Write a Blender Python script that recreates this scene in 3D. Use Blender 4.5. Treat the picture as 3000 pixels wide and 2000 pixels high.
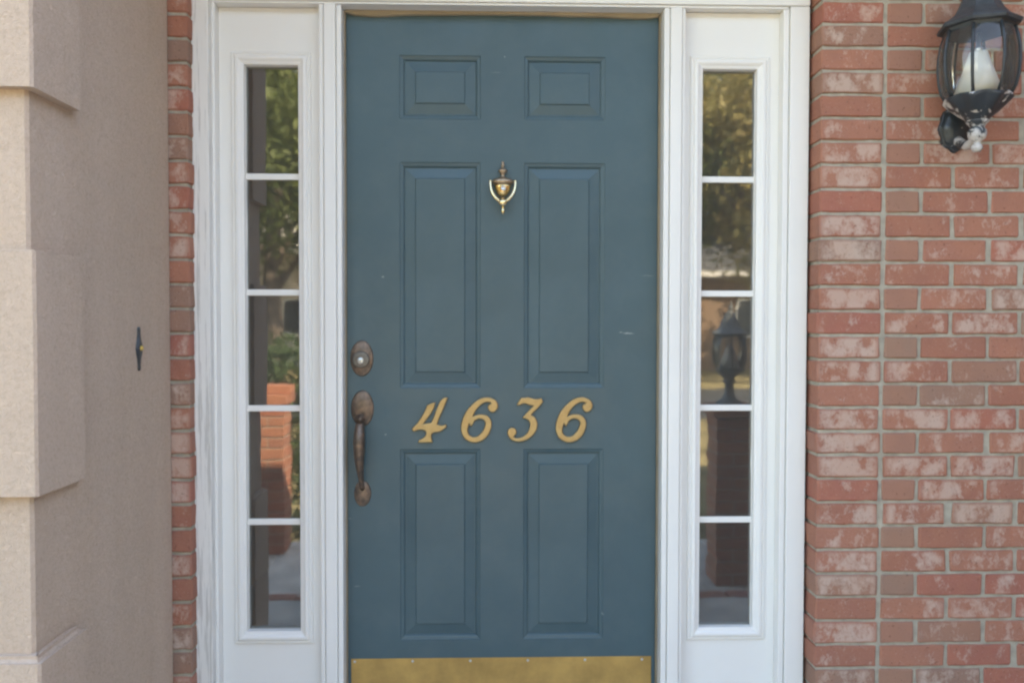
import bpy, bmesh, math, random
from mathutils import Vector, Matrix, Quaternion, noise
S = bpy.context.scene
COL = S.collection
for o in list(bpy.data.objects): bpy.data.objects.remove(o)
rnd = random.Random(46)

# ------------------------------------------------------------------ camera
cd = bpy.data.cameras.new('camera'); cam = bpy.data.objects.new('camera', cd); COL.objects.link(cam)
cd.sensor_width = 36.0; cd.lens = 28.8; cd.clip_start = 0.05; cd.clip_end = 600
ax = Vector((0.999635, -0.026956, 0.001599)); up = Vector((-0.000916, 0.025331, 0.999679)); fw = Vector((0.026988, 0.999316, -0.025297))
m3 = Matrix((ax, up, -fw)).transposed().to_4x4(); m3.translation = Vector((-0.0377, -2.4186, 1.135))
cam.matrix_world = m3; S.camera = cam
# ------------------------------------------------------------------ sky and sun (behind the house: the whole front lies in open shade)
SUN = Vector((0.52, 0.50, 0.66)).normalized()
w = bpy.data.worlds.new('World'); S.world = w; w.use_nodes = True
nt = w.node_tree; bgn = nt.nodes['Background']
sky = nt.nodes.new('ShaderNodeTexSky'); sky.sky_type = 'NISHITA'; sky.sun_disc = False
sky.sun_elevation = math.asin(SUN.z); sky.sun_rotation = math.atan2(SUN.x, SUN.y)
sky.air_density = 1.0; sky.dust_density = 1.0; sky.ozone_density = 1.0
nt.links.new(sky.outputs[0], bgn.inputs[0]); bgn.inputs[1].default_value = 0.15
sl = bpy.data.lights.new('sun', 'SUN'); so = bpy.data.objects.new('sun', sl); COL.objects.link(so)
sl.energy = 3.6; sl.angle = math.radians(0.5); sl.color = (1.0, 0.93, 0.82)
so.rotation_euler = SUN.to_track_quat('Z', 'Y').to_euler()
# ------------------------------------------------------------------ exposure
S.view_settings.view_transform = 'Standard'; S.view_settings.look = 'None'
S.view_settings.gamma = 1.0; S.view_settings.use_curve_mapping = False
S.view_settings.exposure = 3.02
S.view_settings.use_white_balance = True; S.view_settings.white_balance_temperature = 7700; S.view_settings.white_balance_tint = 10
S.render.engine = 'CYCLES'
S.cycles.pixel_filter_type = 'BLACKMAN_HARRIS'; S.cycles.filter_width = 2.4
S.cycles.max_bounces = 10; S.cycles.diffuse_bounces = 5; S.cycles.glossy_bounces = 5; S.cycles.transparent_max_bounces = 12

# ------------------------------------------------------------------ material helpers
class N:
    def __init__(s, name):
        s.m = bpy.data.materials.new(name); s.m.use_nodes = True; s.t = s.m.node_tree
        s.b = s.t.nodes['Principled BSDF']; s.out = s.t.nodes['Material Output']
        s.tc = s.t.nodes.new('ShaderNodeTexCoord')
    def n(s, t, **k):
        x = s.t.nodes.new(t)
        for a, v in k.items(): setattr(x, a, v)
        return x
    def l(s, a, b): s.t.links.new(a, b)
    def mapped(s, src='Object', scale=(1,1,1), rand=0.0):
        mp = s.n('ShaderNodeMapping'); mp.inputs['Scale'].default_value = scale
        if rand:
            oi = s.n('ShaderNodeObjectInfo'); mu = s.n('ShaderNodeVectorMath', operation='SCALE')
            cx = s.n('ShaderNodeCombineXYZ'); s.l(oi.outputs['Random'], cx.inputs[0]); s.l(oi.outputs['Random'], cx.inputs[1]); s.l(oi.outputs['Random'], cx.inputs[2])
            s.l(cx.outputs[0], mu.inputs[0]); mu.inputs['Scale'].default_value = rand
            ad = s.n('ShaderNodeVectorMath', operation='ADD'); s.l(s.tc.outputs[src], ad.inputs[0]); s.l(mu.outputs[0], ad.inputs[1])
            s.l(ad.outputs[0], mp.inputs[0])
        else: s.l(s.tc.outputs[src], mp.inputs[0])
        return mp.outputs[0]
    def noise(s, vec, scale, detail=4, rough=.5, dist=0.0):
        x = s.n('ShaderNodeTexNoise'); x.inputs['Scale'].default_value = scale; x.inputs['Detail'].default_value = detail
        x.inputs['Roughness'].default_value = rough; x.inputs['Distortion'].default_value = dist
        if vec: s.l(vec, x.inputs['Vector'])
        return x.outputs['Fac']
    def ramp(s, fac, stops, interp='LINEAR'):
        r = s.n('ShaderNodeValToRGB'); r.color_ramp.interpolation = interp; e = r.color_ramp.elements
        while len(e) < len(stops): e.new(0.5)
        for i, (p, c) in enumerate(stops):
            e[i].position = p; e[i].color = (*c, 1) if len(c) == 3 else c
        s.l(fac, r.inputs[0]); return r.outputs[0]
    def mix(s, f, a, b, blend='MIX'):
        x = s.n('ShaderNodeMix', data_type='RGBA', blend_type=blend)
        for sock, v in ((x.inputs[0], f), (x.inputs[6], a), (x.inputs[7], b)):
            if hasattr(v, 'is_linked') or isinstance(v, bpy.types.NodeSocket): s.l(v, sock)
            elif isinstance(v, (int, float)): sock.default_value = v
            else: sock.default_value = (*v, 1)
        return x.outputs[2]
    def math(s, op, a, b=0.0, clamp=False):
        x = s.n('ShaderNodeMath', operation=op, use_clamp=clamp)
        for sock, v in ((x.inputs[0], a), (x.inputs[1], b)):
            if isinstance(v, bpy.types.NodeSocket): s.l(v, sock)
            else: sock.default_value = v
        return x.outputs[0]
    def bump(s, h, strength=.3, dist=.002, normal=None):
        x = s.n('ShaderNodeBump'); x.inputs['Strength'].default_value = strength; x.inputs['Distance'].default_value = dist
        s.l(h, x.inputs['Height'])
        if normal: s.l(normal, x.inputs['Normal'])
        s.l(x.outputs[0], s.b.inputs['Normal']); return x.outputs[0]
    def set(s, color=None, rough=None, metal=None, spec=None):
        for k, v in (('Base Color', color), ('Roughness', rough), ('Metallic', metal), ('Specular IOR Level', spec)):
            if v is None: continue
            if isinstance(v, bpy.types.NodeSocket): s.l(v, s.b.inputs[k])
            elif isinstance(v, (int, float)): s.b.inputs[k].default_value = v
            else: s.b.inputs[k].default_value = (*v, 1)
        return s.m

def mat_brick(name='brick_clay', stain=True, c=((.375,.14,.09),(.42,.17,.11),(.33,.18,.125),(.29,.19,.14),(.40,.125,.088)), plain=False):
    M = N(name); oi = M.n('ShaderNodeObjectInfo')
    if plain: c = ((.34,.19,.13),(.38,.19,.13),(.33,.20,.14),(.30,.20,.145),(.36,.18,.125))
    cols = M.ramp(oi.outputs['Random'], [(0.0, c[0]), (.30, c[1]), (.58, c[4]), (.74, c[2]), (.90, c[3])], 'CONSTANT')
    v = M.mapped('Object', rand=37.0)
    n1 = M.noise(v, 14, 5, .55); n2 = M.noise(v, 60, 6, .6)
    base = M.mix(M.math('MULTIPLY', n1, .7), cols, (.25,.125,.09))
    base = M.mix(M.math('MULTIPLY', n2, .25), base, (.40,.20,.15))
    if stain:
        mp = M.mapped('Object', scale=(1.35, 1.0, 1.0), rand=37.0)
        big = M.noise(mp, 15, 3, .5); fine = M.noise(mp, 70, 7, .68, .5)
        wn = M.n('ShaderNodeTexWhiteNoise'); wn.noise_dimensions = '1D'; M.l(oi.outputs['Random'], wn.inputs['W'])
        amt = M.math('MULTIPLY', M.math('SUBTRACT', wn.outputs['Value'], .58), .19)
        s = M.math('ADD', M.math('ADD', M.math('MULTIPLY', big, .60), M.math('MULTIPLY', fine, .40)), amt)
        mask = M.ramp(s, [(.485, (0,0,0)), (.53, (.42,.42,.42)), (.60, (.85,.85,.85))])
        # the wash keeps off the brick's own edges
        g = M.n('ShaderNodeSeparateXYZ'); M.l(M.tc.outputs['Generated'], g.inputs[0])
        def inner(sock, e):
            a = M.math('ABSOLUTE', M.math('SUBTRACT', sock, .5)); a = M.math('SUBTRACT', .5, a)
            return M.math('DIVIDE', a, e, True)
        gate = M.math('MULTIPLY', inner(g.outputs[0], .10), inner(g.outputs[2], .16))
        mask = M.math('MULTIPLY', mask, gate)
        base = M.mix(M.math('MULTIPLY', mask, .74), base, (.58,.455,.375))
        sp = M.ramp(M.noise(v, 190, 5, .7), [(.60, (0,0,0)), (.66, (1,1,1))]); base = M.mix(M.math('MULTIPLY', M.math('MULTIPLY', sp, gate), .35), base, (.60,.49,.41))
    rg = M.ramp(M.noise(v, 9, 2, .5), [(.40, (0,0,0)), (.62, (1,1,1))]); base = M.mix(M.math('MULTIPLY', rg, .13), base, (.50,.21,.105))
    pit = M.ramp(M.noise(v, 130, 4, .6), [(.30, (.45,.42,.40)), (.38, (1,1,1))]); base = M.mix(.8, base, pit, 'MULTIPLY')
    h = M.math('ADD', n1, M.math('MULTIPLY', n2, .7))
    M.bump(h, .7, .0028)
    return M.set(base, .86, 0, .35)

def mat_simple(name, color, rough=.6, metal=0.0, spec=.5, var=.12, scale=8, bump=None, bscale=200):
    M = N(name); v = M.mapped(); n1 = M.noise(v, scale, 5, .55)
    dk = tuple(x * (1 - var * 1.6) for x in color); lt = tuple(min(1, x * (1 + var)) for x in color)
    c = M.ramp(n1, [(.3, dk), (.7, lt)])
    if bump: M.bump(M.noise(v, bscale, 4, .6), bump[0], bump[1])
    return M.set(c, rough, metal, spec)

def mat_stucco(name, color, strength, dist):
    M = N(name); v = M.mapped()
    a = M.noise(v, 72, 6, .62, 1.8); b = M.noise(v, 190, 4, .6, .6); c = M.noise(v, 1.4, 4, .6)
    h = M.ramp(a, [(.36, (0,0,0)), (.50, (1,1,1)), (.62, (.55,.55,.55))])
    M.bump(M.math('ADD', h, M.math('MULTIPLY', b, .35)), strength, dist)
    col = M.ramp(c, [(.3, tuple(x*.93 for x in color)), (.7, tuple(min(1, x*1.05) for x in color))])
    grit = M.ramp(M.noise(v, 110, 5, .7, .8), [(.36, (.86,.84,.82)), (.52, (1,1,1)), (.7, (1.0,1.0,1.0))]); col = M.mix(.8, col, grit, 'MULTIPLY')
    streak = M.ramp(M.noise(M.mapped(scale=(7,7,.7)), 1, 5, .6), [(.35, (.93,.92,.90)), (.6, (1,1,1))]); col = M.mix(.7, col, streak, 'MULTIPLY')
    return M.set(col, .92, 0, .25)

def mat_paint(name, color, worn=0.0, rough=.42):
    M = N(name); v = M.mapped(); n1 = M.noise(v, 3, 4, .6)
    col = M.ramp(n1, [(.3, tuple(x*.955 for x in color)), (.7, color)])
    st = M.noise(M.mapped(scale=(160, 160, 5)), 1, 6, .65)
    dirt = M.noise(v, 26, 6, .72)
    spots = M.ramp(dirt, [(.715, (0,0,0)), (.755, (1,1,1))])
    col = M.mix(M.math('MULTIPLY', spots, .45), col, (.42,.40,.36))
    if worn:
        g = M.n('ShaderNodeSeparateXYZ'); M.l(M.tc.outputs['Object'], g.inputs[0])
        low = M.math('SUBTRACT', .62, M.math('MULTIPLY', g.outputs[2], .30))   # wear gathers on the weathered lower boards
        crack = M.ramp(M.math('ADD', st, M.math('MULTIPLY', low, .13)), [(.615, (0,0,0)), (.66, (1,1,1))])
        col = M.mix(M.math('MULTIPLY', crack, worn), col, (.36,.34,.31))
    M.bump(M.math('ADD', M.math('MULTIPLY', st, 1.0), M.math('MULTIPLY', dirt, .5)), .22 if worn else .06, .0012)
    return M.set(col, rough, 0, .45)

M_BRICK = mat_brick()
M_BRICK_PLAIN = mat_brick('brick_clay_plain', False, plain=True)
M_BRICK_PIER = mat_brick('pier_brick_clay', False, ((.42,.15,.075),(.46,.18,.09),(.38,.15,.085),(.36,.14,.08),(.44,.14,.07)))
M_MORTAR = mat_simple('mortar', (.41,.37,.295), .95, 0, .2, .14, 30, (.6, .003), 240)
M_STUCCO = mat_stucco('stucco', (.62,.47,.365), .55, .0050)
M_STUCCO_FINE = mat_stucco('stucco_fine', (.62,.47,.365), .4, .0040)
M_WHITE = mat_paint('white_trim_paint', (.82,.80,.76))
M_WORN = mat_paint('weathered_white_paint', (.80,.78,.74), .5, .5)
def mat_door():
    M = N('teal_door_paint'); v = M.mapped(); a = M.noise(v, 2.2, 4, .6); b = M.noise(M.mapped(scale=(260,260,14)), 1, 5, .6)
    col = M.ramp(a, [(.3, (.046,.088,.104)), (.7, (.058,.106,.122))])
    sc = M.ramp(M.noise(v, 55, 3, .7), [(.765, (0,0,0)), (.785, (1,1,1))])
    col = M.mix(M.math('MULTIPLY', sc, .35), col, (.30,.35,.36))
    g = M.n('ShaderNodeSeparateXYZ'); gm = M.n('ShaderNodeNewGeometry'); M.l(gm.outputs['Position'], g.inputs[0])
    wob = M.math('MULTIPLY', M.math('SUBTRACT', M.noise(v, 40, 3, .6), .5), .012)
    for cx_, cz_, rx_, rz_, amt in ((.372,1.098,.020,.0022,.8),(.350,1.101,.006,.0016,.7),(.43,1.268,.022,.0012,.35),(-.352,1.262,.005,.003,.5),(-.345,.80,.004,.003,.45),(-.452,.55,.007,.001,.4),(.005,1.905,.003,.0025,.5),(-.02,1.86,.018,.0012,.25),(-.43,.35,.012,.0016,.35),(.30,.26,.005,.004,.4)):
        dx = M.math('DIVIDE', M.math('SUBTRACT', g.outputs[0], cx_), rx_); dz = M.math('DIVIDE', M.math('ADD', M.math('SUBTRACT', g.outputs[2], cz_), wob), rz_)
        rr = M.math('ADD', M.math('MULTIPLY', dx, dx), M.math('MULTIPLY', dz, dz)); k_ = M.math('SUBTRACT', 1.0, rr, True)
        col = M.mix(M.math('MULTIPLY', k_, amt), col, (.42,.46,.45))
    wear = M.ramp(M.noise(v, 6, 6, .7), [(.45, (0,0,0)), (.7, (1,1,1))]); col = M.mix(M.math('MULTIPLY', wear, .12), col, (.16,.19,.19))
    M.bump(M.math('ADD', b, M.noise(v, 400, 3, .5)), .2, .0009)
    rgh = M.ramp(M.noise(v, 5, 5, .65), [(.3, (.33,)*3), (.7, (.50,)*3)])
    return M.set(col, rgh, 0, .5)
M_DOOR = mat_door()
def mat_metal(name, c1, c2, rough, scale=30, metal=.9, thresh=(.42,.62)):
    M = N(name); v = M.mapped(); a = M.noise(v, scale, 6, .65)
    col = M.ramp(a, [(thresh[0], c1), (thresh[1], c2)])
    r = M.ramp(a, [(.3, (rough*.75,)*3), (.7, (min(1,rough*1.3),)*3)])
    M.bump(a, .08, .0006)
    return M.set(col, r, metal, .5)
M_BRASS = mat_metal('polished_brass', (.62,.44,.20), (.80,.60,.30), .22, 40, 1.0)
M_BRASS_PALE = mat_metal('pale_worn_brass', (.78,.63,.36), (.88,.75,.48), .22, 50, 1.0)
M_OLDBRASS = mat_metal('aged_brass', (.34,.26,.18), (.44,.34,.25), .38, 40, .9)
M_DIGIT = mat_metal('satin_brass', (.38,.26,.12), (.48,.34,.16), .40, 30, .65)
M_BRONZE = mat_metal('tarnished_bronze', (.13,.10,.08), (.27,.185,.135), .46, 55, .75)
M_KICK = mat_metal('tarnished_brass_sheet', (.40,.25,.085), (.58,.37,.125), .42, 9, .6, (.36,.66))
M_CYL = mat_metal('dull_grey_bronze', (.14,.12,.10), (.22,.19,.15), .5, 60, .5)
M_STEEL = mat_simple('steel', (.62,.62,.60), .35, .9)
M_TAN = mat_simple('tan_weatherstrip', (.36,.29,.20), .8)
M_DARK = mat_simple('dark_gap', (.03,.03,.03), .9)
M_ROOFMETAL = mat_simple('slate_black_enamel', (.050,.058,.066), .5, 0, .5, .2, 40, (.2,.001))
M_BLACK = mat_simple('black_enamel', (.032,.037,.042), .42, 0, .5, .2, 40, (.2,.001))
M_YEL = mat_simple('amber_button', (.62,.42,.10), .4)
def mat_peel(name, lo, hi, sc=34):
    M = N(name); v = M.mapped(); a = M.noise(v, sc, 6, .66, .8)
    f = M.ramp(a, [(lo, (0,0,0)), (hi, (1,1,1))])
    col = M.mix(f, (.032,.039,.046), (.52,.49,.46))
    M.bump(f, .6, .001)
    return M.set(col, M.ramp(f, [(0, (.35,)*3), (1, (.85,)*3)]), 0, .5)
M_PEEL = mat_peel('black_paint_peeling_to_white', .56, .58, 19)
M_PEEL_HARD = mat_peel('white_corroded_metal', .44, .52, 26)
M_CONE = mat_simple('milk_white_sleeve', (.74,.73,.70), .45, 0, .5, .03)
def mat_glass(name, tint, refl, wob):
    M = N(name); t = M.n('ShaderNodeBsdfTransparent'); t.inputs[0].default_value = (*tint, 1)
    g = M.n('ShaderNodeBsdfGlossy'); g.inputs['Roughness'].default_value = 0.03; g.inputs[0].default_value = (1,1,1,1)
    fr = M.n('ShaderNodeFresnel'); fr.inputs[0].default_value = 1.5
    f = M.math('ADD', M.math('MULTIPLY', fr.outputs[0], 1.0), refl, True)
    if wob:
        v = M.mapped(scale=(1,1,.6)); b = M.n('ShaderNodeBump'); b.inputs['Strength'].default_value = wob; b.inputs['Distance'].default_value = .004
        M.l(M.noise(v, 7, 2, .5), b.inputs['Height']); M.l(b.outputs[0], g.inputs['Normal'])
    # pale diffuse veil painted into the glass, imitating flare that lifts the blacks
    d = M.n('ShaderNodeBsdfDiffuse'); d.inputs[0].default_value = (.55,.54,.52,1)
    x = M.n('ShaderNodeMixShader'); M.l(f, x.inputs[0]); M.l(t.outputs[0], x.inputs[1]); M.l(g.outputs[0], x.inputs[2])
    y = M.n('ShaderNodeMixShader'); y.inputs[0].default_value = .055; M.l(x.outputs[0], y.inputs[1]); M.l(d.outputs[0], y.inputs[2])
    M.l(y.outputs[0], M.out.inputs[0]); M.t.nodes.remove(M.b); return M.m
M_PANE = mat_glass('window_glass', (.72,.73,.70), .10, .09)
M_LGLASS = mat_glass('lantern_glass', (.93,.93,.91), .0, 0)
M_ROOM = mat_simple('dim_hall_wall', (.16,.14,.12), .9)
M_CONC = mat_simple('porch_concrete', (.55,.52,.46), .9, 0, .3, .2, 5, (.4,.004), 120)
M_GRASS = mat_simple('lawn_soil', (.32,.26,.13), 1, 0, .1, .35, 1.2, (.8,.05), 40)
M_ROAD = mat_simple('asphalt', (.055,.055,.055), .9, 0, .3, .15, 3, (.4,.01), 80)
M_ROOF = mat_simple('grey_shingles', (.10,.10,.10), .95, 0, .2, .25, 5)
M_PALE = mat_simple('pale_siding', (.62,.56,.48), .8)
M_TANWALL = mat_simple('brown_brick_far', (.26,.17,.11), .9)
M_BARK = mat_simple('bark', (.14,.11,.085), .95, 0, .2, .3, 6, (.8,.02), 40)
def mat_leaf(name, a, b):
    M = N(name); v = M.mapped(); n = M.noise(v, 1.1, 4, .7)
    col = M.ramp(n, [(.32, a), (.68, b)])
    tr = M.n('ShaderNodeBsdfTranslucent'); M.l(col, tr.inputs[0]); M.set(col, .6, 0, .3)
    x = M.n('ShaderNodeMixShader'); x.inputs[0].default_value = .3; M.l(M.b.outputs[0], x.inputs[1]); M.l(tr.outputs[0], x.inputs[2]); M.l(x.outputs[0], M.out.inputs[0])
    return M.m
M_LEAF = mat_leaf('leaf_green', (.055,.08,.022), (.18,.20,.06))
M_LEAF2 = mat_leaf('leaf_autumn', (.22,.21,.06), (.44,.33,.13))
M_HEDGE = mat_leaf('hedge_leaf', (.03,.055,.02), (.08,.11,.035))

# ------------------------------------------------------------------ mesh helpers
def to_mesh(bm, name, mat, smooth=False):
    me = bpy.data.meshes.new(name); bm.normal_update(); bm.to_mesh(me); bm.free()
    me.materials.append(mat)
    if smooth:
        for p in me.polygons: p.use_smooth = True
    return me
def link(name, me, parent=None, loc=(0,0,0), label=None):
    o = bpy.data.objects.new(name, me); COL.objects.link(o); o.location = loc
    if parent: o.parent = parent
    if label: o['label'] = label
    return o
def thing(name, label, cat, loc=(0,0,0), group=None, kind=None):
    o = bpy.data.objects.new(name, None); COL.objects.link(o); o.location = loc
    o['label'] = label; o['category'] = cat
    if group: o['group'] = group
    if kind: o['kind'] = kind
    return o
def part(name, bm, mat, parent, smooth=False, label=None, kind=None):
    """geometry is given in world coordinates; it is moved into the parent's own frame"""
    off = Vector((0,0,0)); p = parent
    while p is not None: off += Vector(p.location); p = p.parent
    c = Vector((0,0,0))
    if len(bm.verts):
        c = sum((v.co for v in bm.verts), Vector()) / len(bm.verts)
    bmesh.ops.translate(bm, verts=bm.verts, vec=-c)
    o = link(name, to_mesh(bm, name, mat, smooth), parent, c - off, label)
    if kind: o['kind'] = kind
    return o
def box(x0,x1,y0,y1,z0,z1,bev=0.0,seg=2,bm=None):
    b = bmesh.new(); r = bmesh.ops.create_cube(b, size=1)
    for v in b.verts:
        v.co = Vector((x0+(x1-x0)*(v.co.x+.5), y0+(y1-y0)*(v.co.y+.5), z0+(z1-z0)*(v.co.z+.5)))
    if bev: bmesh.ops.bevel(b, geom=list(b.edges), offset=bev, segments=seg, affect='EDGES', profile=.6)
    if bm is None: return b
    merge(bm, b); return bm
def merge(bm, b):
    me = bpy.data.meshes.new('tmp'); b.to_mesh(me); b.free(); bm.from_mesh(me); bpy.data.meshes.remove(me); return bm
def lathe(prof, seg=32, sy=1.0, loc=(0,0,0), axis='z', bm=None, phase=0.0):
    b = bm or bmesh.new(); rings = []
    for r, z in prof:
        ring = []
        for i in range(seg):
            a = 2*math.pi*i/seg + phase
            p = Vector((r*math.cos(a), r*sy*math.sin(a), z))
            if axis == 'y': p = Vector((p.x, z, p.y))      # profile runs along y (towards -y with negative z)
            ring.append(b.verts.new(p + Vector(loc)))
        rings.append(ring)
    for a, c in zip(rings, rings[1:]):
        for i in range(seg):
            j = (i+1) % seg
            b.faces.new((a[i], a[j], c[j], c[i]))
    for ring, rev in ((rings[0], True), (rings[-1], False)):
        try: b.faces.new(ring[::-1] if rev else ring)
        except ValueError: pass
    bmesh.ops.recalc_face_normals(b, faces=b.faces)
    return b
def tube(pts, rad, seg=12, bm=None, sx=1.0):
    b = bm or bmesh.new(); pts = [Vector(p) for p in pts]; rings = []
    if not hasattr(rad, '__len__'): rad = [rad]*len(pts)
    for i, p in enumerate(pts):
        t = (pts[min(i+1, len(pts)-1)] - pts[max(i-1, 0)]).normalized()
        ref = Vector((1,0,0)) if abs(t.x) < .9 else Vector((0,1,0))
        u = t.cross(ref).normalized(); v = t.cross(u)
        rings.append([b.verts.new(p + (u*math.cos(2*math.pi*k/seg) + v*math.sin(2*math.pi*k/seg)*sx)*rad[i]) for k in range(seg)])
    for a, c in zip(rings, rings[1:]):
        for k in range(seg):
            j = (k+1) % seg; b.faces.new((a[k], a[j], c[j], c[k]))
    b.faces.new(rings[0][::-1]); b.faces.new(rings[-1]); bmesh.ops.recalc_face_normals(b, faces=b.faces)
    return b
def rect_profile(x0,x1,z0,z1,prof,cap=True,bm=None):
    """concentric mitred rectangles; prof = [(inset, y)...]"""
    b = bm or bmesh.new(); rings = []
    for d, y in prof:
        rings.append([b.verts.new((x, y, z)) for x, z in ((x0+d,z0+d),(x1-d,z0+d),(x1-d,z1-d),(x0+d,z1-d))])
    for a, c in zip(rings, rings[1:]):
        for i in range(4):
            j = (i+1) % 4; b.faces.new((a[i], a[j], c[j], c[i]))
    if cap: b.faces.new(rings[-1])
    return b
def slab_with_holes(xs, zs, holes, y0, y1):
    """board between y0 (front) and y1, split on a grid; cells named in holes are open"""
    b = bmesh.new()
    def quad(p): b.faces.new([b.verts.new(q) for q in p])
    for i in range(len(xs)-1):
        for k in range(len(zs)-1):
            a, c, d, e = xs[i], xs[i+1], zs[k], zs[k+1]
            if (i, k) in holes: continue
            quad(((a,y0,d),(c,y0,d),(c,y0,e),(a,y0,e)))
            for (di, dk, p) in ((-1,0,((a,y0,d),(a,y0,e),(a,y1,e),(a,y1,d))), (1,0,((c,y0,d),(c,y1,d),(c,y1,e),(c,y0,e))),
                                (0,-1,((a,y0,d),(a,y1,d),(c,y1,d),(c,y0,d))), (0,1,((a,y0,e),(c,y0,e),(c,y1,e),(a,y1,e)))):
                ii, kk = i+di, k+dk
                if (ii, kk) in holes or ii < 0 or kk < 0 or ii >= len(xs)-1 or kk >= len(zs)-1: quad(p)
    a, c, d, e = xs[0], xs[-1], zs[0], zs[-1]
    return b
def smooth_path(pts, n=8):
    P = [Vector(p) for p in pts]; out = []
    for i in range(len(P)-1):
        p0 = P[max(i-1,0)]; p1 = P[i]; p2 = P[i+1]; p3 = P[min(i+2, len(P)-1)]
        for k in range(n):
            t = k/n
            out.append(.5*((2*p1)+(-p0+p2)*t+(2*p0-5*p1+4*p2-p3)*t*t+(-p0+3*p1-3*p2+p3)*t**3))
    out.append(P[-1]); return out

# ------------------------------------------------------------------ ground
def sheet(name, x0,x1,y0,y1,z,mat,cat=None):
    b = bmesh.new(); b.faces.new([b.verts.new(p) for p in ((x0,y0,z),(x1,y0,z),(x1,y1,z),(x0,y1,z))])
    o = link(name, to_mesh(b, name, mat)); o['kind'] = 'structure'; return o
sheet('lawn', -150,150,-200,100,-.50,M_GRASS)
sheet('street', -150,150,-17,-11,-.496,M_ROAD)
o = link('porch_floor', to_mesh(box(-2.0,3.0,-1.43,.4,-.5,-.18), 'porch_floor', M_CONC)); o['kind'] = 'structure'
o = link('front_walk', to_mesh(box(-1.8,2.6,-3.0,-1.53,-.52,-.33), 'front_walk', M_CONC)); o['kind'] = 'structure'
o = link('garden_path', to_mesh(box(-.55,1.05,-11,-3.01,-.52,-.40), 'garden_path', M_CONC)); o['kind'] = 'structure'
# brick nosing along the edge of the porch
nose = thing('porch_step', 'red brick nosing along the front edge of the concrete porch', 'step')
for i in range(24):
    x = -1.98 + i*.206
    part('brick', box(x, x+.195, -1.525, -1.435, -.33, -.178, .004), M_BRICK, nose)

# ------------------------------------------------------------------ bricks
def brick_mesh(w, h, d, seed, mat=None):
    r = random.Random(seed); b = bmesh.new(); bmesh.ops.create_cube(b, size=1)
    for v in b.verts:
        v.co = Vector((v.co.x*w, v.co.y*d, v.co.z*h))
    ns = 5 if w > .12 else 2
    for q in range(1, ns):
        bmesh.ops.bisect_plane(b, geom=list(b.verts)+list(b.edges)+list(b.faces), plane_co=(w*(q/ns-.5)+r.uniform(-.006,.006),0,0), plane_no=(1,0,0))
    bmesh.ops.bevel(b, geom=[e for e in b.edges if e.is_boundary or e.calc_face_angle(0) > .5], offset=.0036, segments=1, affect='EDGES')
    for v in b.verts: v.co += Vector((r.uniform(-1,1)*.0018, r.uniform(-1,1)*.0008, r.uniform(-1,1)*.0015))
    return to_mesh(b, 'brick', mat or M_BRICK)
def knots(tab, k):
    for (a, za), (b, zb) in zip(tab, tab[1:]):
        if k <= b or (b, zb) == tab[-1]: return za + (zb-za)*(k-a)/(b-a)
RT = [(-40, 2.0333+40*.0660), (0,2.0333),(7,1.5758),(16,.9576),(21,.6202),(28,.1432),(38,-.53)]
LT = [(-40, 1.9772+.0680+40*.0675), (1,1.9772),(8,1.5081),(10,1.3709),(19,.7586),(28,.1385),(38,-.54)]
cache = {}
def lay(parent, x0, x1, y, z0, z1, seed):
    """one brick between the given faces, front plane at y"""
    key = (round((x1-x0)*100), round((z1-z0)*500), seed % 9)
    if key not in cache: cache[key] = brick_mesh(x1-x0, z1-z0, .09, seed, M_BRICK_PLAIN if x1-x0 < .12 and x0 > 0 else None)
    o = link('brick', cache[key], parent, ((x0+x1)/2, y+.045 + rnd.uniform(-.0012,.0012), (z0+z1)/2))
    o.rotation_euler = (0, rnd.gauss(0,.0022), rnd.gauss(0,.004))
    return o
J = .0043
right = thing('brick_wall', 'red brick wall with pale washed bricks, right of the white door frame', 'brick wall')
YR = -.125; XR0 = .8925
stuffR = bmesh.new()
for k in range(-8, 32):
    zt = knots(RT, k) - J; zb = knots(RT, k+1) + J
    H = (k % 2 == 0)                       # courses that start with a half brick beyond the first upright joint
    segs = [(XR0, 1.0685)]
    x = 1.0815
    if H: segs.append((x, x+.0955)); x += .0955+.0115
    while x < 5.2: segs.append((x, x+.186)); x += .186+.0118
    for (a, c) in segs:
        a += rnd.uniform(-.0016,.0016); c += rnd.uniform(-.0016,.0016)
        if zt < 2.18 and a < 1.72: lay(right, a, c, YR, zb, zt, rnd.randrange(10**6))
        else: box(a, c, YR, YR+.09, zb, zt, bm=stuffR)
# above the door frame
for k in range(-8, -2):
    zt = knots(RT, k) - J; zb = knots(RT, k+1) + J; x = -1.0 + (.1 if k % 2 else 0)
    while x < XR0-.012:
        c = min(x+.186, XR0-.012)
        if c-x > .03: box(x, c, YR, YR+.09, zb, zt, bm=stuffR)
        x += .198
part('brick', stuffR, M_BRICK, right, kind='stuff')
mr = box(XR0+.004, 5.25, YR+.0055, .14, -.5, 2.60); box(-1.0, XR0+.004, YR+.0055, .14, 2.128, 2.60, bm=mr)
part('mortar', mr, M_MORTAR, right)
left = thing('brick_wall', 'narrow strip of red brick wall between the tan stucco and the white door frame', 'brick wall')
YL = -.12; xL0, xL1 = -1.02, -.8700
for k in range(0, 33):
    zt = knots(LT, k) - J; zb = knots(LT, k+1) + J
    lay(left, xL0 + (.02 if k % 2 else 0), xL1 + rnd.uniform(-.002,.002), YL, zb, zt, rnd.randrange(10**6))
part('mortar', box(-1.05, xL1-.005, YL+.0055, .14, -.5, 2.127), M_MORTAR, left)

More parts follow.
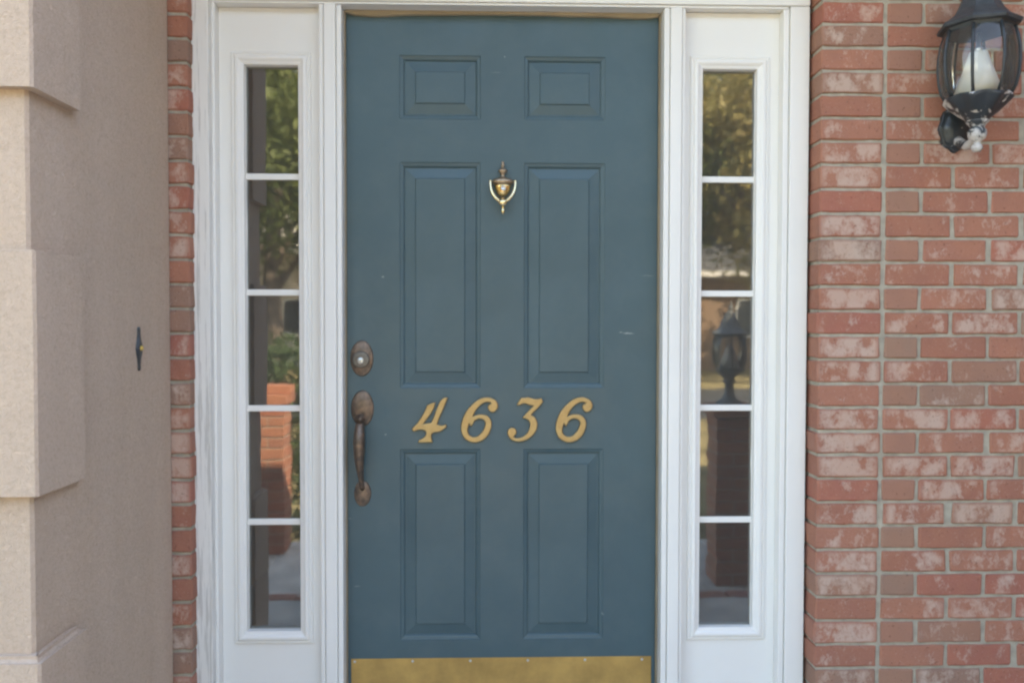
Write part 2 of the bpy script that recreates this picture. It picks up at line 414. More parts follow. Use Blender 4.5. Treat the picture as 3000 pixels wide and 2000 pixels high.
# ------------------------------------------------------------------ stucco wing with quoins
XS = -.9316
stucco = thing('stucco_wall', 'tan textured stucco wall with stepped quoin blocks, at the left of the doorway', 'stucco wall')
wb = bmesh.new()
outl = [(-2.6,-.80),(XS-.006,-.80),(XS,-.794),(XS,-.236),(XS+.009,-.1275),(XS-.02,-.1275),(-2.6,-.1275)]
lo = [wb.verts.new((x,y,-.5)) for x,y in outl]; hi = [wb.verts.new((x,y,2.60)) for x,y in outl]
for i in range(len(outl)):
    j = (i+1) % len(outl); wb.faces.new((lo[i], lo[j], hi[j], hi[i]))
wb.faces.new(lo[::-1]); wb.faces.new(hi)
part('wall', wb, M_STUCCO, stucco)
for i, (z0, z1) in enumerate(((1.5795, 2.25), (.794, 1.270), (-.25, .480), (2.48, 2.595))):
    b = bmesh.new(); e = .022
    pr = [(-2.6,-.80-e),(XS+e-.005,-.80-e),(XS+e,-.795-e),(XS+e,-.636),(XS-.004,-.636),(XS-.004,-.76),(-2.6,-.76)]
    lo = [b.verts.new((x,y,z0)) for x,y in pr]
    zt = z1
    hi = [b.verts.new((x,y,zt)) for x,y in pr]
    for q in range(len(pr)):
        j = (q+1) % len(pr); b.faces.new((lo[q], lo[j], hi[j], hi[q]))
    b.faces.new(lo[::-1]); tf = b.faces.new(hi)
    bmesh.ops.bevel(b, geom=[ed for ed in b.edges if all(v in hi or v in lo for v in ed.verts) and abs(ed.verts[0].co.z-ed.verts[1].co.z) < 1e-6 and abs(ed.verts[0].co.z-z1) < 1e-6], offset=.012 if i == 2 else .003, segments=3, affect='EDGES')
    part('quoin', b, M_STUCCO, stucco)
# doorbell on the side face of the stucco wall
bell = thing('doorbell', 'small black ornamental doorbell plate with amber button on the stucco side wall', 'doorbell', (XS, -.312, 1.062))
b = bmesh.new(); prof = [(-.0555,.003),(-.050,.006),(-.040,.0055),(-.026,.008),(-.012,.013),(0,.016),(.012,.013),(.026,.008),(.040,.0055),(.050,.006),(.0555,.003)]
fr = []; bk = []; mid = []
for z, hw in prof:
    fr.append([b.verts.new((XS+.0075*min(1,.45+hw*40), -.312+s*hw*.55, 1.062+z)) for s in (-1,1)])
    bk.append([b.verts.new((XS, -.312+s*hw, 1.062+z)) for s in (-1,1)])
for i in range(len(prof)-1):
    b.faces.new((fr[i][0],fr[i][1],fr[i+1][1],fr[i+1][0]))
    for s in (0,1): b.faces.new((bk[i][s],bk[i+1][s],fr[i+1][s],fr[i][s]))
b.faces.new((bk[0][0],bk[0][1],fr[0][1],fr[0][0])); b.faces.new((bk[-1][0],bk[-1][1],fr[-1][1],fr[-1][0]))
bmesh.ops.recalc_face_normals(b, faces=b.faces)
part('plate', b, M_BLACK, bell)
b = bmesh.new(); bmesh.ops.create_uvsphere(b, u_segments=16, v_segments=10, radius=.0065)
for v in b.verts: v.co = Vector((v.co.x*.8+XS+.0085, v.co.y-.312, v.co.z+1.064))
part('button', b, M_YEL, bell, True)

# ------------------------------------------------------------------ door frame
frame = thing('door_frame', 'white painted wooden frame around the teal door and its two sidelights', 'door frame')
ZT = 2.0335
part('casing', box(-.8739,-.8262,-.085,.02,-.18,ZT+.055,.003), M_WORN, frame, label='weathered white casing with cracked and peeling paint beside the left brick strip')
part('casing', box(.8276,.8837,-.060,.02,-.18,ZT+.0065,.003), M_WHITE, frame)
part('head_casing', box(-.8255,.8837,-.062,.02,ZT+.0075,ZT+.09,.003), M_WHITE, frame)
part('jamb', box(-.8345,-.8185,-.055,.05,-.18,ZT,.0025), M_WHITE, frame)
part('jamb', box(.8090,.8250,-.055,.05,-.18,ZT,.0025), M_WHITE, frame)
part('head_jamb', box(-.8340,.8245,-.055,.06,ZT+.0006,ZT+.0068,.0015), M_WHITE, frame)
for s, (a, bb, c, d, e, f) in ((-1, (-.5252,-.5130,-.5115,-.4775,-.4757,-.4615)), (1, (.4632,.4788,.4808,.5143,.5158,.5250))):
    part('mullion_post', box(c,d,-.058,.06,-.18,ZT,.003), M_WHITE, frame)
    part('stop_bead', box(a,bb,-.054,.055,-.18,ZT-.0004,.0025), M_WHITE, frame)
    part('stop_bead', box(e,f,-.052,.055,-.18,ZT-.0004,.003), M_WHITE, frame)
    part('groove_filler', box(min(bb,c)-.001,max(bb,c)+.001,-.046,.05,-.18,ZT-.001), M_WHITE, frame)
    part('groove_filler', box(min(d,e)-.001,max(d,e)+.001,-.046,.05,-.18,ZT-.001), M_WHITE, frame)
for x0, x1 in ((-.8265,-.834),(.8245,.8280)):
    part('groove_filler', box(min(x0,x1),max(x0,x1),-.048,.045,-.18,ZT), M_WHITE, frame)
for x in (-.4608, .4578):
    part('weatherstrip', box(x, x+.0034, -.012, .03, 0, 2.030, .0008), M_TAN, frame)
# sagging top weatherstrip
b = bmesh.new(); tp = []; n = 40
for i in range(n+1):
    x = -.4565 + .913*i/n; t = i/n
    sag = .004 + .0065*math.exp(-((t-.09)/.07)**2) + .0035*math.exp(-((t-.93)/.07)**2) + .0016*math.sin(t*9) - (.004 if t < .015 or t > .985 else 0)
    tp.append([b.verts.new((x, y, z)) for y, z in ((-.010, ZT), (-.010, ZT-sag-.0045), (-.004, ZT-sag-.006), (.02, ZT-sag-.006), (.02, ZT))])
for p, q in zip(tp, tp[1:]):
    for k in range(4): b.faces.new((p[k], p[k+1], q[k+1], q[k]))
bmesh.ops.recalc_face_normals(b, faces=b.faces)
part('weatherstrip', b, M_TAN, frame, label='sagging tan weatherstrip across the top of the door')
part('threshold', box(-.8150,.8080,-.10,.06,-.18,-.006,.004), M_STEEL, frame)

# ------------------------------------------------------------------ sidelights
def sidelight(label, X0, X1, mx0, mx1, seed):
    t = thing('sidelight', label, 'side window', group='sidelights beside the door')
    z0, z1 = -.004, ZT-.001
    mz0, mz1 = .190, 1.906
    wdt = .0362
    gx0, gx1, gz0, gz1 = mx0+wdt, mx1-wdt, mz0+wdt, mz1-wdt
    part('panel_board', slab_with_holes([X0, mx0+.004, mx1-.004, X1], [z0, mz0+.004, mz1-.004, z1], {(1,1)}, -.020, .030), M_WHITE, t)
    prof = [(0,-.0195),(0,-.0235),(.0015,-.026),(.005,-.027),(.0085,-.026),(.0105,-.0295),(.014,-.0325),(.020,-.033),(.0250,-.030),(.0275,-.0275),(.0325,-.026),(wdt,-.024),(wdt,.010)]
    b = rect_profile(mx0, mx1, mz0, mz1, prof, cap=False)
    part('glazing_frame', b, M_WHITE, t)
    zc = [1.552, 1.216, .8775, .5435]
    for z in zc:
        part('muntin', box(gx0-.001, gx1+.001, -.0075, .0035, z-.0088, z+.0088, .0022), M_WHITE, t)
    edges = [gz1+.004] + zc + [gz0-.004]
    for a, c in zip(edges, edges[1:]):
        hi = a - (.0075 if a in zc else 0); lo = c + (.0075 if c in zc else 0)
        part('pane', box(gx0-.003, gx1+.003, -.002, .002, lo, hi), M_PANE, t)
    # irregular bead of caulk around the glass
    b = bmesh.new(); r = random.Random(seed)
    for side in (0,1):
        n = 60; prev = None
        for i in range(n+1):
            z = gz0+.001 + (gz1-gz0-.002)*i/n
            w_ = .0016 + .0020*max(0, noise.noise(Vector((side*9+seed, 0, z*9))))+.0008*noise.noise(Vector((side*3, seed, z*40)))
            x = gx0 + w_ if side == 0 else gx1 - w_; e = gx0-.001 if side == 0 else gx1+.001
            cur = [b.verts.new((e, -.007, z)), b.verts.new((x, -.0035, z))]
            if prev: b.faces.new((prev[0], prev[1], cur[1], cur[0]))
            prev = cur
    part('caulk_bead', b, M_WHITE, t)
    return t
sidelight('narrow white framed window with five panes, left of the door beside the lock and handle', -.8180, -.5257, -.7826, -.5545, 1)
sidelight('narrow white framed window with five panes, right of the door near the lantern', .5254, .8086, .5468, .7795, 2)

# ------------------------------------------------------------------ front door
door = thing('front_door', 'teal six-panel front door with brass house number 4636', 'door', (0,0,0))
LX = (-.3028,-.0655); RX = (.0622,.3008); RZ = ((.187,.756),(.9365,1.5985),(1.7235,1.9085))
part('door_slab', slab_with_holes([-.4565,LX[0],LX[1],RX[0],RX[1],.4565], [.003,RZ[0][0],RZ[0][1],RZ[1][0],RZ[1][1],RZ[2][0],RZ[2][1],2.0285],
     {(1,1),(1,3),(1,5),(3,1),(3,3),(3,5)}, 0, .044), M_DOOR, door)
PP = [(0,0),(.0012,.0018),(.004,.0030),(.009,.0042),(.0125,.0062),(.0145,.0105),(.0185,.0105),(.0455,.0052),(.0475,.0018),(.0490,.0014)]
for xa, xb in (LX, RX):
    for za, zb in RZ:
        b = rect_profile(xa, xb, za, zb, PP); bmesh.ops.recalc_face_normals(b, faces=b.faces)
        f = max(b.faces, key=lambda q: q.calc_area())
        if f.normal.y > 0: bmesh.ops.reverse_faces(b, faces=b.faces)
        part('raised_panel', b, M_DOOR, door)
# kick plate
kp = part('kick_plate', box(-.4480,.4458,-.0022,-.0002,.006,.1330,.0006,1), M_KICK, door, label='tarnished brass kick plate along the bottom of the door')
for i in range(6):
    x = -.4375 + i*.1712
    part('screw', lathe([(.0001,-.0040),(.0022,-.0038),(.0036,-.0030),(.0040,-.0023)], 12, loc=(x,0,.1245-.0002*i), axis='y'), M_STEEL, kp, True)
# house number
def digit(label, outline, holes, dx=0.0, screws=()):
    # tracing units -> metres on the door face
    def P(p): return ((-.2943 + (p[0]+dx)*.5864/2352), (.9326 - p[1]*.1834/730))
    cu = bpy.data.curves.new('digit', 'CURVE'); cu.dimensions = '2D'; cu.fill_mode = 'BOTH'
    cu.extrude = .0012; cu.bevel_depth = .0028; cu.bevel_resolution = 3; cu.offset = -.0024; cu.resolution_u = 6
    cx = sum(P(p)[0] for p in outline)/len(outline); cz = sum(P(p)[1] for p in outline)/len(outline)
    for poly in [outline]+holes:
        sp = cu.splines.new('BEZIER'); sp.bezier_points.add(len(poly)-1); sp.use_cyclic_u = True
        for bp, p in zip(sp.bezier_points, poly):
            x, z = P(p); bp.co = (x-cx, z-cz, 0); h = 'VECTOR' if len(p) > 2 else 'AUTO'; bp.handle_left_type = h; bp.handle_right_type = h
    tmp = bpy.data.objects.new('tmp', cu); COL.objects.link(tmp)
    dg = bpy.context.evaluated_depsgraph_get(); me = bpy.data.meshes.new_from_object(tmp.evaluated_get(dg))
    bpy.data.objects.remove(tmp); me.materials.clear(); me.materials.append(M_DIGIT)
    me.transform(Matrix(((1,0,0,0),(0,0,-1,0),(0,1,0,0),(0,0,0,1))))
    o = link('house_number', me, door, (cx, -.0062, cz), label)
    for s in screws:
        x, z = P(s)
        h = part('screw', lathe([(.0001,-.0088),(.0014,-.0086),(.0020,-.0078)], 10, loc=(x,0,z), axis='y'), M_BRONZE, o, True)
V = 1
four = [(385,150,V),(345,160),(290,185,V),(270,235),(230,310),(180,385),(115,455,V),(112,475),(138,490,V),(190,472),(250,475),(280,500,V),(275,530),(252,562),(195,590,V),(183,621,V),(355,622,V),(345,588),(338,555),(345,520),(372,503,V),(430,495),(485,465),(518,430),(508,408,V),(475,420),(440,418),(405,408,V),(425,355),(480,225),(535,95,V),(495,95),(455,125),(405,225),(365,330),(335,390,V),(295,395),(240,405,V),(285,350),(345,265),(378,190)]
six = [(990,92),(915,108),(840,158),(760,245),(708,350),(690,450),(705,530),(755,592),(840,622),(915,610),(985,563),(1036,480),(1050,400),(1035,348),(990,305),(925,292),(865,302),(826,318,V),(868,240),(925,180),(985,150),(1032,152),(1046,166,V),(1012,188),(1010,225),(1035,257),(1068,265),(1103,245),(1125,195),(1105,138),(1055,104)]
sixh = [(775,440),(768,470),(778,520),(812,551),(862,556),(920,520),(962,455),(978,400),(965,365),(930,345),(888,346),(852,366),(832,400),(812,437,V),(796,415),(788,400,V)]
three = [(1350,180,V),(1366,150),(1402,98,V),(1440,98),(1480,92),(1540,107),(1595,112),(1640,102,V),(1662,145,V),(1610,205),(1555,260),(1515,300,V),(1560,328),(1588,380),(1590,440),(1560,512),(1500,572),(1420,608),(1345,612),(1285,590),(1250,545),(1240,500),(1256,465),(1295,450),(1334,470),(1345,505),(1330,535),(1312,552,V),(1335,572),(1375,572),(1432,550),(1480,500),(1505,440),(1503,390),(1478,355),(1420,335,V),(1432,313,V),(1490,250),(1550,192,V),(1500,182),(1440,165),(1405,172),(1380,187,V)]
digit('brass digit 4 at the start of the number', four, [], 0, ((478,150),(305,533)))
digit('brass digit 6 between the 4 and the 3', six, [sixh], 0, ((1061,213),(726,467)))
digit('brass digit 3', three, [], 0, ((1506,146),(1300,506)))
digit('brass digit 6 at the end of the number', six, [sixh], 1122, ((1049,210),(729,469)))
# knocker
KX, KZ = -.0004, 1.6245; u = .0001282
def kz(v): return KZ - v*u
kn = part('door_knocker', lathe([(.1*u,kz(183)),(24*u,kz(195)),(30*u,kz(215)),(26*u,kz(238)),(16*u,kz(252)),(42*u,kz(268)),(40*u,kz(285)),(22*u,kz(305)),(26*u,kz(330)),(60*u,kz(355)),(98*u,kz(385)),(104*u,kz(402)),(82*u,kz(440)),(52*u,kz(478)),(34*u,kz(500)),(42*u,kz(525)),(60*u,kz(550)),(140*u,kz(575)),(225*u,kz(605)),(240*u,kz(640)),(236*u,kz(690)),(215*u,kz(706)),(186*u,kz(716)),(184*u,kz(760)),(166*u,kz(840)),(134*u,kz(910)),(92*u,kz(965)),(54*u,kz(990)),(38*u,kz(1010)),(46*u,kz(1030)),(30*u,kz(1052)),(.1*u,kz(1060))], 32, .62, loc=(KX,-.010,0)), M_OLDBRASS, door, True, label='aged brass urn shaped door knocker')
b = lathe([(187*u,kz(718)),(188*u,kz(760)),(170*u,kz(840)),(137*u,kz(910)),(94*u,kz(966)),(56*u,kz(991))], 32, .64, loc=(KX,-.010,0))
part('urn_bowl', b, M_BRASS, kn, True)
part('peephole', lathe([(58*u,-.020),(58*u,-.0295),(50*u,-.0305),(44*u,-.0295),(.1*u,-.0290)], 20, loc=(KX+10*u,0,kz(812)), axis='y'), M_STEEL, kn, True)
pts = smooth_path([(KX-283*u,-.017,kz(640)),(KX-283*u,-.019,kz(720)),(KX-262*u,-.023,kz(860)),(KX-200*u,-.026,kz(990)),(KX-100*u,-.028,kz(1095)),(KX,-.028,kz(1130)),(KX+100*u,-.028,kz(1095)),(KX+200*u,-.026,kz(990)),(KX+262*u,-.023,kz(860)),(KX+283*u,-.019,kz(720)),(KX+283*u,-.017,kz(640))], 6)
n = len(pts); b = tube(pts, [(26+13*math.sin(math.pi*i/(n-1)))*u for i in range(n)], 12)
for s in (-1,1):
    q = bmesh.new(); bmesh.ops.create_uvsphere(q, u_segments=12, v_segments=8, radius=33*u); bmesh.ops.translate(q, verts=q.verts, vec=(KX+s*283*u,-.017,kz(648))); merge(b, q)
q = bmesh.new(); bmesh.ops.create_uvsphere(q, u_segments=20, v_segments=12, radius=95*u)
for v in q.verts: v.co = Vector((v.co.x*1.05+KX, v.co.y*.7-.028, v.co.z*.9+kz(1140)))
merge(b, q)
lathe([(40*u,kz(1205)),(26*u,kz(1230)),(34*u,kz(1255)),(20*u,kz(1275)),(38*u,kz(1310)),(44*u,kz(1340)),(28*u,kz(1380)),(.1*u,kz(1430))], 16, 1, loc=(KX,-.026,0), bm=b)
part('knocker_ring', b, M_BRASS_PALE, kn, True)
part('ring_pivot', tube([(KX-283*u,-.015,kz(652)),(KX+283*u,-.015,kz(652))], 14*u, 10), M_OLDBRASS, kn, True)
# deadbolt
def oval(cx, cz, rx, rz, prof, seg=40):
    b = lathe([(r*rx, y) for r, y in prof], seg, rz/rx, loc=(cx,0,cz), axis='y'); return b
PL = [(1.0,0),(1.0,-.003),(.97,-.0048),(.90,-.006),(.84,-.0058),(.80,-.0068),(.4,-.009),(.01,-.0096)]
db = part('deadbolt', oval(-.4139,1.0239,.0335,.0525,PL), M_BRONZE, door, True, label='tarnished bronze oval deadbolt with key cylinder')
part('cylinder_collar', lathe([(.0250,-.006),(.0250,-.014),(.0235,-.0165),(.0200,-.0175),(.0001,-.0178)], 32, loc=(-.4152,0,1.0205), axis='y'), M_CYL, db, True)
part('key_cylinder', lathe([(.0092,-.0176),(.0092,-.0192),(.0080,-.0200),(.0001,-.0202)], 20, loc=(-.4155,0,1.0180), axis='y'), M_STEEL, db, True)
part('keyhole', box(-.4161,-.4147,-.0206,-.0198,1.0130,1.0200), M_DARK, db)
# handle set
hs = part('handle_plate', oval(-.4125,.8765,.0330,.0530,PL), M_BRONZE, door, True, label='tarnished bronze upper plate of the door handle')
part('thumb_latch', tube(smooth_path([(-.4145,-.010,.858),(-.4145,-.024,.853),(-.4145,-.036,.849),(-.4145,-.042,.8505)],5), [.0050+.0006*i for i in range(16)], 12, sx=1.0), M_BRONZE, hs, True)
g = smooth_path([(-.4145,-.006,.838),(-.4145,-.022,.836),(-.4148,-.038,.828),(-.4150,-.047,.805),(-.4150,-.051,.780),(-.4150,-.049,.745),(-.4146,-.043,.715),(-.4140,-.034,.690),(-.4130,-.026,.668),(-.4128,-.018,.650),(-.4128,-.007,.642)], 4)
prof_r = [.009,.010,.0115,.0145,.0152,.0138,.0110,.0082,.0062,.0066,.0070]
rr = []
for i in range(len(g)):
    t = i/(len(g)-1)*(len(prof_r)-1); k = min(int(t), len(prof_r)-2); rr.append(1.12*(prof_r[k]+(prof_r[k+1]-prof_r[k])*(t-k)))
part('door_handle', tube(g, rr, 18), M_BRONZE, door, True, label='curved tarnished bronze pull grip of the door')
part('handle_plate', oval(-.4127,.6257,.0245,.0382,PL), M_BRONZE, door, True, label='small lower oval plate of the door handle')

# ------------------------------------------------------------------ lanterns
def lantern(t, ax_, ay, peel=True, wall=True, z0=0.0):
    M_ROOFMETAL, M_BLACK = (globals()['M_ROOFMETAL'], globals()['M_BLACK']) if wall else (M_POST, M_POST)
    """octagonal lantern; ax_, ay = axis, z0 = shift of height"""
    ph = math.radians(-84)
    Z = lambda z: z + z0
    body = M_PEEL if peel else M_BLACK
    cage_r = [(1.7320,.0770),(1.754,.0880),(1.782,.0945),(1.820,.0975),(1.854,.0960),(1.882,.0915),(1.908,.0835)]
    # roof
    roof = lathe([(.078,Z(1.903)),(.084,Z(1.906)),(.087,Z(1.914)),(.100,Z(1.916)),(.103,Z(1.922)),(.099,Z(1.928)),(.088,Z(1.934)),(.072,Z(1.946)),(.059,Z(1.962)),(.050,Z(1.980)),(.043,Z(1.998)),(.036,Z(2.014)),(.030,Z(2.028))], 8, 1, loc=(ax_,ay,0), phase=ph)
    part('lantern_roof', roof, M_ROOFMETAL, t)
    part('finial', lathe([(.030,Z(2.028)),(.024,Z(2.036)),(.012,Z(2.046)),(.009,Z(2.058)),(.016,Z(2.066)),(.010,Z(2.076)),(.004,Z(2.092)),(.0005,Z(2.115))], 20, 1, loc=(ax_,ay,0)), M_BLACK, t, True)
    for k in range(8):
        a = ph + k*math.pi/4
        b = tube([(ax_+r*math.cos(a), ay+r*math.sin(a), Z(z)) for z, r in cage_r], .0042, 8)
        part('rib', b, M_BLACK, t, True)
    gl = bmesh.new()
    lathe([(r*.975, Z(z)) for z, r in cage_r], 40, 1, loc=(ax_,ay,0), bm=gl)
    for f in [f for f in gl.faces if len(f.verts) > 4]: gl.faces.remove(f)
    part('glass_bowl', gl, M_LGLASS, t, True)
    part('candle_sleeve', lathe([(.062,Z(1.7325)),(.060,Z(1.740)),(.048,Z(1.775)),(.035,Z(1.812)),(.0245,Z(1.845)),(.0215,Z(1.8535)),(.0001,Z(1.8545))], 32, 1, loc=(ax_,ay,0)), M_CONE, t, True)
    part('bulb_socket', lathe([(.0105,Z(1.8546)),(.0105,Z(1.864)),(.006,Z(1.868)),(.004,Z(1.905))], 12, 1, loc=(ax_,ay,0)), M_STEEL, t, True)
    # scalloped tray
    b = bmesh.new(); seg = 64; rings = []
    for r, z, sc in ((.060,1.7318,0),(.074,1.7315,.0),(.0805,1.7335,.3),(.0820,1.7290,1),(.0770,1.7230,1),(.064,1.706,.4),(.048,1.690,.1),(.032,1.678,0),(.025,1.668,0)):
        ring = []
        for i in range(seg):
            a = ph + 2*math.pi*i/seg; s = math.cos(8*(a-ph))
            rr_ = r*(1+.035*sc*s); ring.append(b.verts.new((ax_+rr_*math.cos(a), ay+rr_*math.sin(a), Z(z - .0045*sc*s))))
        rings.append(ring)
    for p, q in zip(rings, rings[1:]):
        for i in range(seg):
            j = (i+1) % seg; b.faces.new((p[i], p[j], q[j], q[i]))
    b.faces.new(rings[0]); b.faces.new(rings[-1]); bmesh.ops.recalc_face_normals(b, faces=b.faces)
    part('lantern_tray', b, body, t, True)
def wall_lantern():
    ax_, ay = 1.268, -.243
    t = thing('wall_lantern', 'black coach lantern with peeling paint and white candle sleeve, on the right brick wall', 'lantern', (1.283,-.12,1.68))
    lantern(t, ax_, ay)
    # octagonal back plate
    px, pz = 1.272, 1.676
    b = bmesh.new(); rings = []
    for s, y in ((1,-.1165),(1,-.132),(.93,-.137),(.86,-.1345),(.72,-.146),(.4,-.152),(.1,-.154)):
        ring = []
        for i in range(32):
            a = 2*math.pi*i/32 + math.pi/2; k = 1 + .055*math.cos(8*a)
            ring.append(b.verts.new((px+.0455*s*k*math.cos(a), y, pz+.064*s*k*math.sin(a))))
        rings.append(ring)
    for p, q in zip(rings, rings[1:]):
        for i in range(32):
            j = (i+1) % 32; b.faces.new((p[i], p[j], q[j], q[i]))
    b.faces.new(rings[0]); b.faces.new(rings[-1]); bmesh.ops.recalc_face_normals(b, faces=b.faces)
    part('back_plate', b, mat_peel('black_paint_flaking', .60, .64), t, True)
    arm = smooth_path([(px,-.145,1.640),(px,-.175,1.622),(px,-.205,1.618),(px-.002,-.232,1.630),(ax_,ay,1.650),(ax_,ay,1.674)], 5)
    part('arm', tube(arm, [.013]*len(arm), 14), M_PEEL_HARD, t, True)
    part('drop_finial', lathe([(.0001,1.588),(.010,1.590),(.0145,1.598),(.013,1.606),(.007,1.611),(.009,1.616),(.020,1.624),(.0235,1.634),(.0225,1.646),(.017,1.654),(.022,1.662),(.028,1.668),(.028,1.674)], 20, 1, loc=(ax_,ay,0)), M_PEEL_HARD, t, True)
wall_lantern()

# ------------------------------------------------------------------ brick piers and post lantern in front of the porch
def pier(px, py, label, extra):
    t = thing('brick_pier', label, 'brick pier', (px, py, -.33), group='brick piers flanking the steps')
    part('mortar', box(px-.094,px+.094,py-.094,py+.094,-.33,.60), M_MORTAR, t)
    z = -.325
    for c in range(14):
        r = random.Random(c+int(px*10))
        for s in (-1,1):
            if c % 2: bb = box(px-.1,px+.1,py+s*.0525-.0475,py+s*.0525+.0475,z,z+.057,.003,1)
            else: bb = box(px+s*.0525-.0475,px+s*.0525+.0475,py-.1,py+.1,z,z+.057,.003,1)
            part('brick', bb, M_BRICK_PIER, t)
        z += .0667
    for s in (-1,1): part('brick', box(px-.125,px+.125,py+s*.065-.060,py+s*.065+.060,z,z+.06,.004,1), M_BRICK_PIER, t)
    if extra: part('brick', box(px-.03,px+.13,py-.09,py+.05,z+.061,z+.118,.004,1), M_BRICK_PIER, t)
    return z+.06
pier(-1.42,-2.8, 'sunlit brick pier reflected in the left sidelight', True)
zt = pier(1.31,-2.15, 'shaded brick pier carrying a post lantern, reflected in the right sidelight', False)
M_POST = mat_simple('haze_grey_enamel', (.17,.18,.17), .6)  # black enamel lightened to imitate haze over the reflected lantern
t = thing('post_lantern', 'black post lantern with a spike finial on the right brick pier, seen as a reflection', 'lantern', (1.31,-2.15,zt))
lantern(t, 1.31, -2.15, False, False, z0=zt+.14-1.668)
part('post', lathe([(.07,zt),(.07,zt+.012),(.035,zt+.03),(.022,zt+.06),(.022,zt+.11),(.034,zt+.125),(.026,zt+.142)], 20, 1, loc=(1.31,-2.15,0)), M_POST, t, True)

# ------------------------------------------------------------------ the rest of the house (shades the doorway; its hall is seen dimly through the glass)
house = thing('house', 'body and roof of the brick house behind the doorway, with its dim entrance hall', 'house')
hb = box(-6,-2.6,-.12,.0,-.5,2.60); box(-6.1,-5.98,0,8,-.5,2.60,bm=hb); box(7.48,7.6,0,8,-.5,2.60,bm=hb); box(-6,7.5,7.9,8,-.5,2.60,bm=hb)
part('wall', hb, M_STUCCO_FINE, house)
wing = box(2.75,7.5,-4.0,-.13,-.5,2.60); part('added_wing_wall', wing, mat_brick('added_wing_brick', False), house)  # unseen wing, added to block sky light from the right
part('soffit', box(-6.4,7.9,-.85,8.4,2.602,2.68), M_WHITE, house)
part('added_wing_soffit', box(2.5,7.9,-4.4,-.855,2.602,2.68), M_WHITE, house)  # eave of the added light-blocking wing
rb = bmesh.new()
def hip(x0,x1,y0,y1,z,ax0,ax1,ay0,ay1,h):
    lo = [rb.verts.new(p) for p in ((x0,y0,z),(x1,y0,z),(x1,y1,z),(x0,y1,z))]; r0 = rb.verts.new((ax0,ay0,h)); r1 = rb.verts.new((ax1,ay1,h))
    if ay0 == ay1: fs = ((0,1,r1,r0),(1,2,r1),(2,3,r0,r1),(3,0,r0))
    else: fs = ((0,1,r0),(1,2,r1,r0),(2,3,r1),(3,0,r0,r1))
    for f in fs: rb.faces.new([lo[q] if isinstance(q, int) else q for q in f])
hip(-6.4,7.9,-.85,8.4,2.685,-2.0,3.5,3.7,3.7,4.7); hip(2.5,7.9,-4.4,1.5,2.682,5.2,5.2,-1.6,.2,3.9)
part('roof', rb, M_ROOF, house)
hall = bmesh.new(); box(-1.1,1.1,.145,3.2,-.05,2.55,bm=hall)
fr_ = [f for f in hall.faces if f.normal.y < -.9 or f.calc_center_median().y < .2]; bmesh.ops.delete(hall, geom=fr_, context='FACES')
part('hall', hall, M_ROOM, house)

# ------------------------------------------------------------------ garden seen as reflections
def leaves(n, clusters, rad, size, squash, seed, spread):
    r = random.Random(seed); vs = []; fs = []
    cs = []
    for _ in range(clusters):
        d = Vector((r.gauss(0,1), r.gauss(0,1), r.gauss(0,1))).normalized()*rad*(r.random()**.4); d.z *= squash; cs.append(d)
    for i in range(n):
        c = cs[i % clusters] + Vector((r.gauss(0,spread), r.gauss(0,spread), r.gauss(0,spread*.7)))
        q = Quaternion((r.gauss(0,1), r.gauss(0,1), r.gauss(0,1), r.gauss(0,1))).normalized(); s = size*r.uniform(.6,1.3)
        k = len(vs)
        for p in ((-s,0,0),(0,-s*.45,0),(s,0,0),(0,s*.45,0)): vs.append(c + q @ Vector(p))
        fs.append((k,k+1,k+2,k+3))
    return vs, fs
def leafmesh(name, mat, *a):
    vs, fs = leaves(*a); me = bpy.data.meshes.new(name); me.from_pydata(vs, [], fs); me.materials.append(mat); return me
crowns = [leafmesh('crown', M_LEAF, 17000, 120, 3.0, .11, .85, 5, .42), leafmesh('crown', M_LEAF2, 16000, 110, 2.8, .10, .9, 8, .40)]
def trunk_mesh(seed):
    r = random.Random(seed); b = tube(smooth_path([(0,0,-.2),(.05,0,1.2),(-.05,.05,2.6),(.1,0,4.4)], 3), [.22-.012*i for i in range(10)], 9)
    for k in range(6):
        a = r.uniform(0,6.28); z = r.uniform(2.2,3.8)
        tube([(0,0,z),(math.cos(a)*.8,math.sin(a)*.8,z+.7),(math.cos(a)*1.9,math.sin(a)*1.9,z+1.7)], [.09,.06,.02], 6, bm=b)
    return to_mesh(b, 'trunk', M_BARK)
trunks = [trunk_mesh(1), trunk_mesh(2)]
spots = [(-4.6,-15,1,0,'green tree nearest the left window reflection'),(-8.5,-21,1.25,0,'large green tree far left beyond the street'),(-1.5,-24,1.3,1,'yellowing tree beyond the street, left of centre'),
         (3.2,-20,1.15,0,'green tree beyond the street, right of centre'),(7.4,-18.5,1.15,1,'yellowing tree in the right window reflection'),(10.5,-30,1.6,0,'tall green tree behind the low grey house'),
         (-12.5,-33,1.7,0,'tall green tree behind the pale house'),(15.5,-20,1.3,0,'green tree at the far right of the front garden'),(-16,-18,1.3,1,'yellowing tree at the far left of the front garden'),(-6.6,-34,1.7,1,'tall yellowing tree behind the pale house')]
for i, (x, y, s, kd, lab) in enumerate(spots):
    t = thing('garden_tree', lab, 'tree', (x,y,-.5), group='trees across the front garden'); t.scale = (s,s,s); t.rotation_euler = (0,0,i*1.3)
    link('trunk', trunks[kd], t); link('crown', crowns[kd], t, (0,0,5.0))
r = random.Random(3); vs = []; fs = []
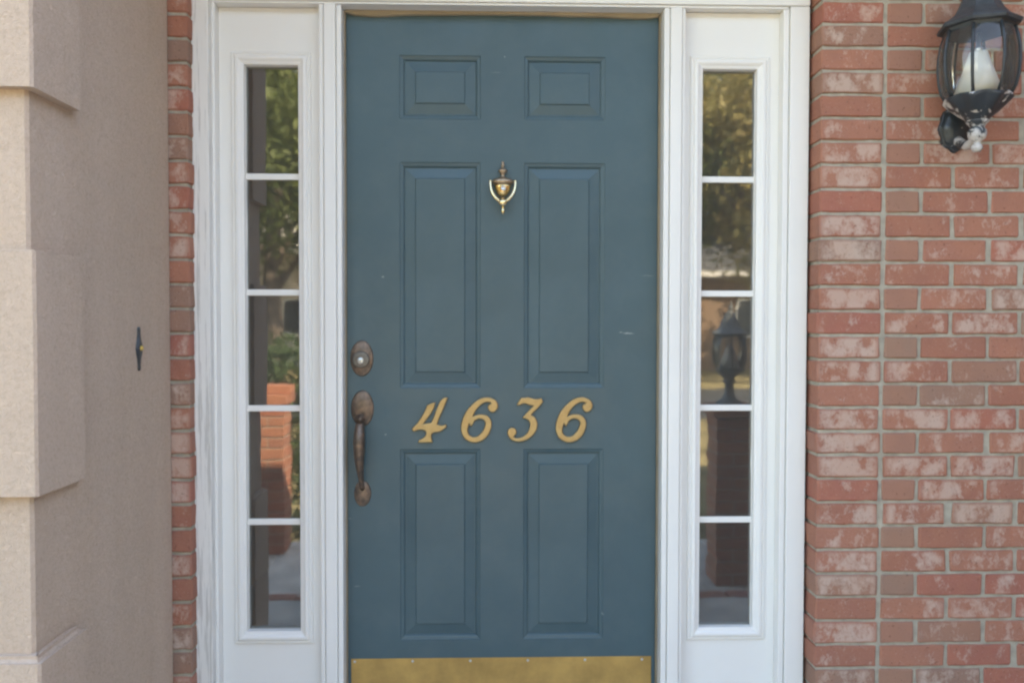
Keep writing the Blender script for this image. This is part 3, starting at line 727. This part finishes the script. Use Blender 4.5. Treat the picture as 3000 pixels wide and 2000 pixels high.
for i in range(14000):
    p = Vector((r.uniform(-9,-1.2), -6.9+r.gauss(0,.42), r.uniform(-.45,.92+.06*math.sin(i))))
    q = Quaternion((r.gauss(0,1), r.gauss(0,1), r.gauss(0,1), r.gauss(0,1))).normalized(); s = r.uniform(.03,.07); k = len(vs)
    for a in ((-s,0,0),(0,-s*.5,0),(s,0,0),(0,s*.5,0)): vs.append(p + q @ Vector(a))
    fs.append((k,k+1,k+2,k+3))
me = bpy.data.meshes.new('hedge'); me.from_pydata(vs, [], fs); me.materials.append(M_HEDGE)
h = link('hedge', me); h['label'] = 'low clipped green hedge along the front walk, reflected in the left sidelight'; h['category'] = 'hedge'
r = random.Random(9)
for (bx, by, bh, lab) in ((-1.95,-3.7,.62,'small rounded evergreen shrub behind the left brick pier'),(-1.15,-3.9,.55,'small rounded evergreen shrub between the left pier and the path'),(-2.9,-3.8,.6,'small rounded evergreen shrub at the left end of the bed')):
    vs, fs = leaves(2600, 60, .42, .035, .8, int(bx*100), .10)
    me = bpy.data.meshes.new('shrub'); me.from_pydata(vs, [], fs); me.materials.append(M_HEDGE)
    o = link('shrub', me, None, (bx, by, -.5+bh*.62)); o['label'] = lab; o['category'] = 'shrub'; o['group'] = 'shrubs in the front bed'
def far_house(label, x0, x1, y, wall, roofm, eave):
    t = thing('far_house', label, 'house', ((x0+x1)/2, y, -.5), group='houses across the street')
    part('wall', box(x0,x1,y-7,y,-.5,eave), wall, t)
    b = bmesh.new(); P = [(x0-.5,y+.5,eave),(x1+.5,y+.5,eave),(x1+.5,y-7.5,eave),(x0-.5,y-7.5,eave)]; lo = [b.verts.new(p) for p in P]
    a = b.verts.new((x0+2.5,y-3.5,eave+2.2)); c = b.verts.new((x1-2.5,y-3.5,eave+2.2))
    b.faces.new(lo[::-1]); b.faces.new((lo[0],lo[1],c,a)); b.faces.new((lo[1],lo[2],c)); b.faces.new((lo[2],lo[3],a,c)); b.faces.new((lo[3],lo[0],a))
    part('roof', b, roofm, t)
    part('gutter', box(x0-.5,x1+.5,y+.5,y+.62,eave-.12,eave+.04), M_WHITE, t)
    for k in range(3):
        cx_ = x0 + (x1-x0)*(k+.5)/3
        w_ = part('window', box(cx_-.6,cx_+.6,y-.02,y+.05,.6,1.9), M_WHITE, t)
        part('glass', box(cx_-.52,cx_+.52,y+.051,y+.056,.68,1.82), M_BLACK, w_)
far_house('low brick house with grey roof and white gutter, reflected in the right sidelight', 3.5,14.5,-25.5, M_TANWALL, M_ROOF, 2.75)
far_house('pale sunlit house reflected in the left sidelight', -15,-5.2,-27, M_PALE, M_PALE, 3.6)
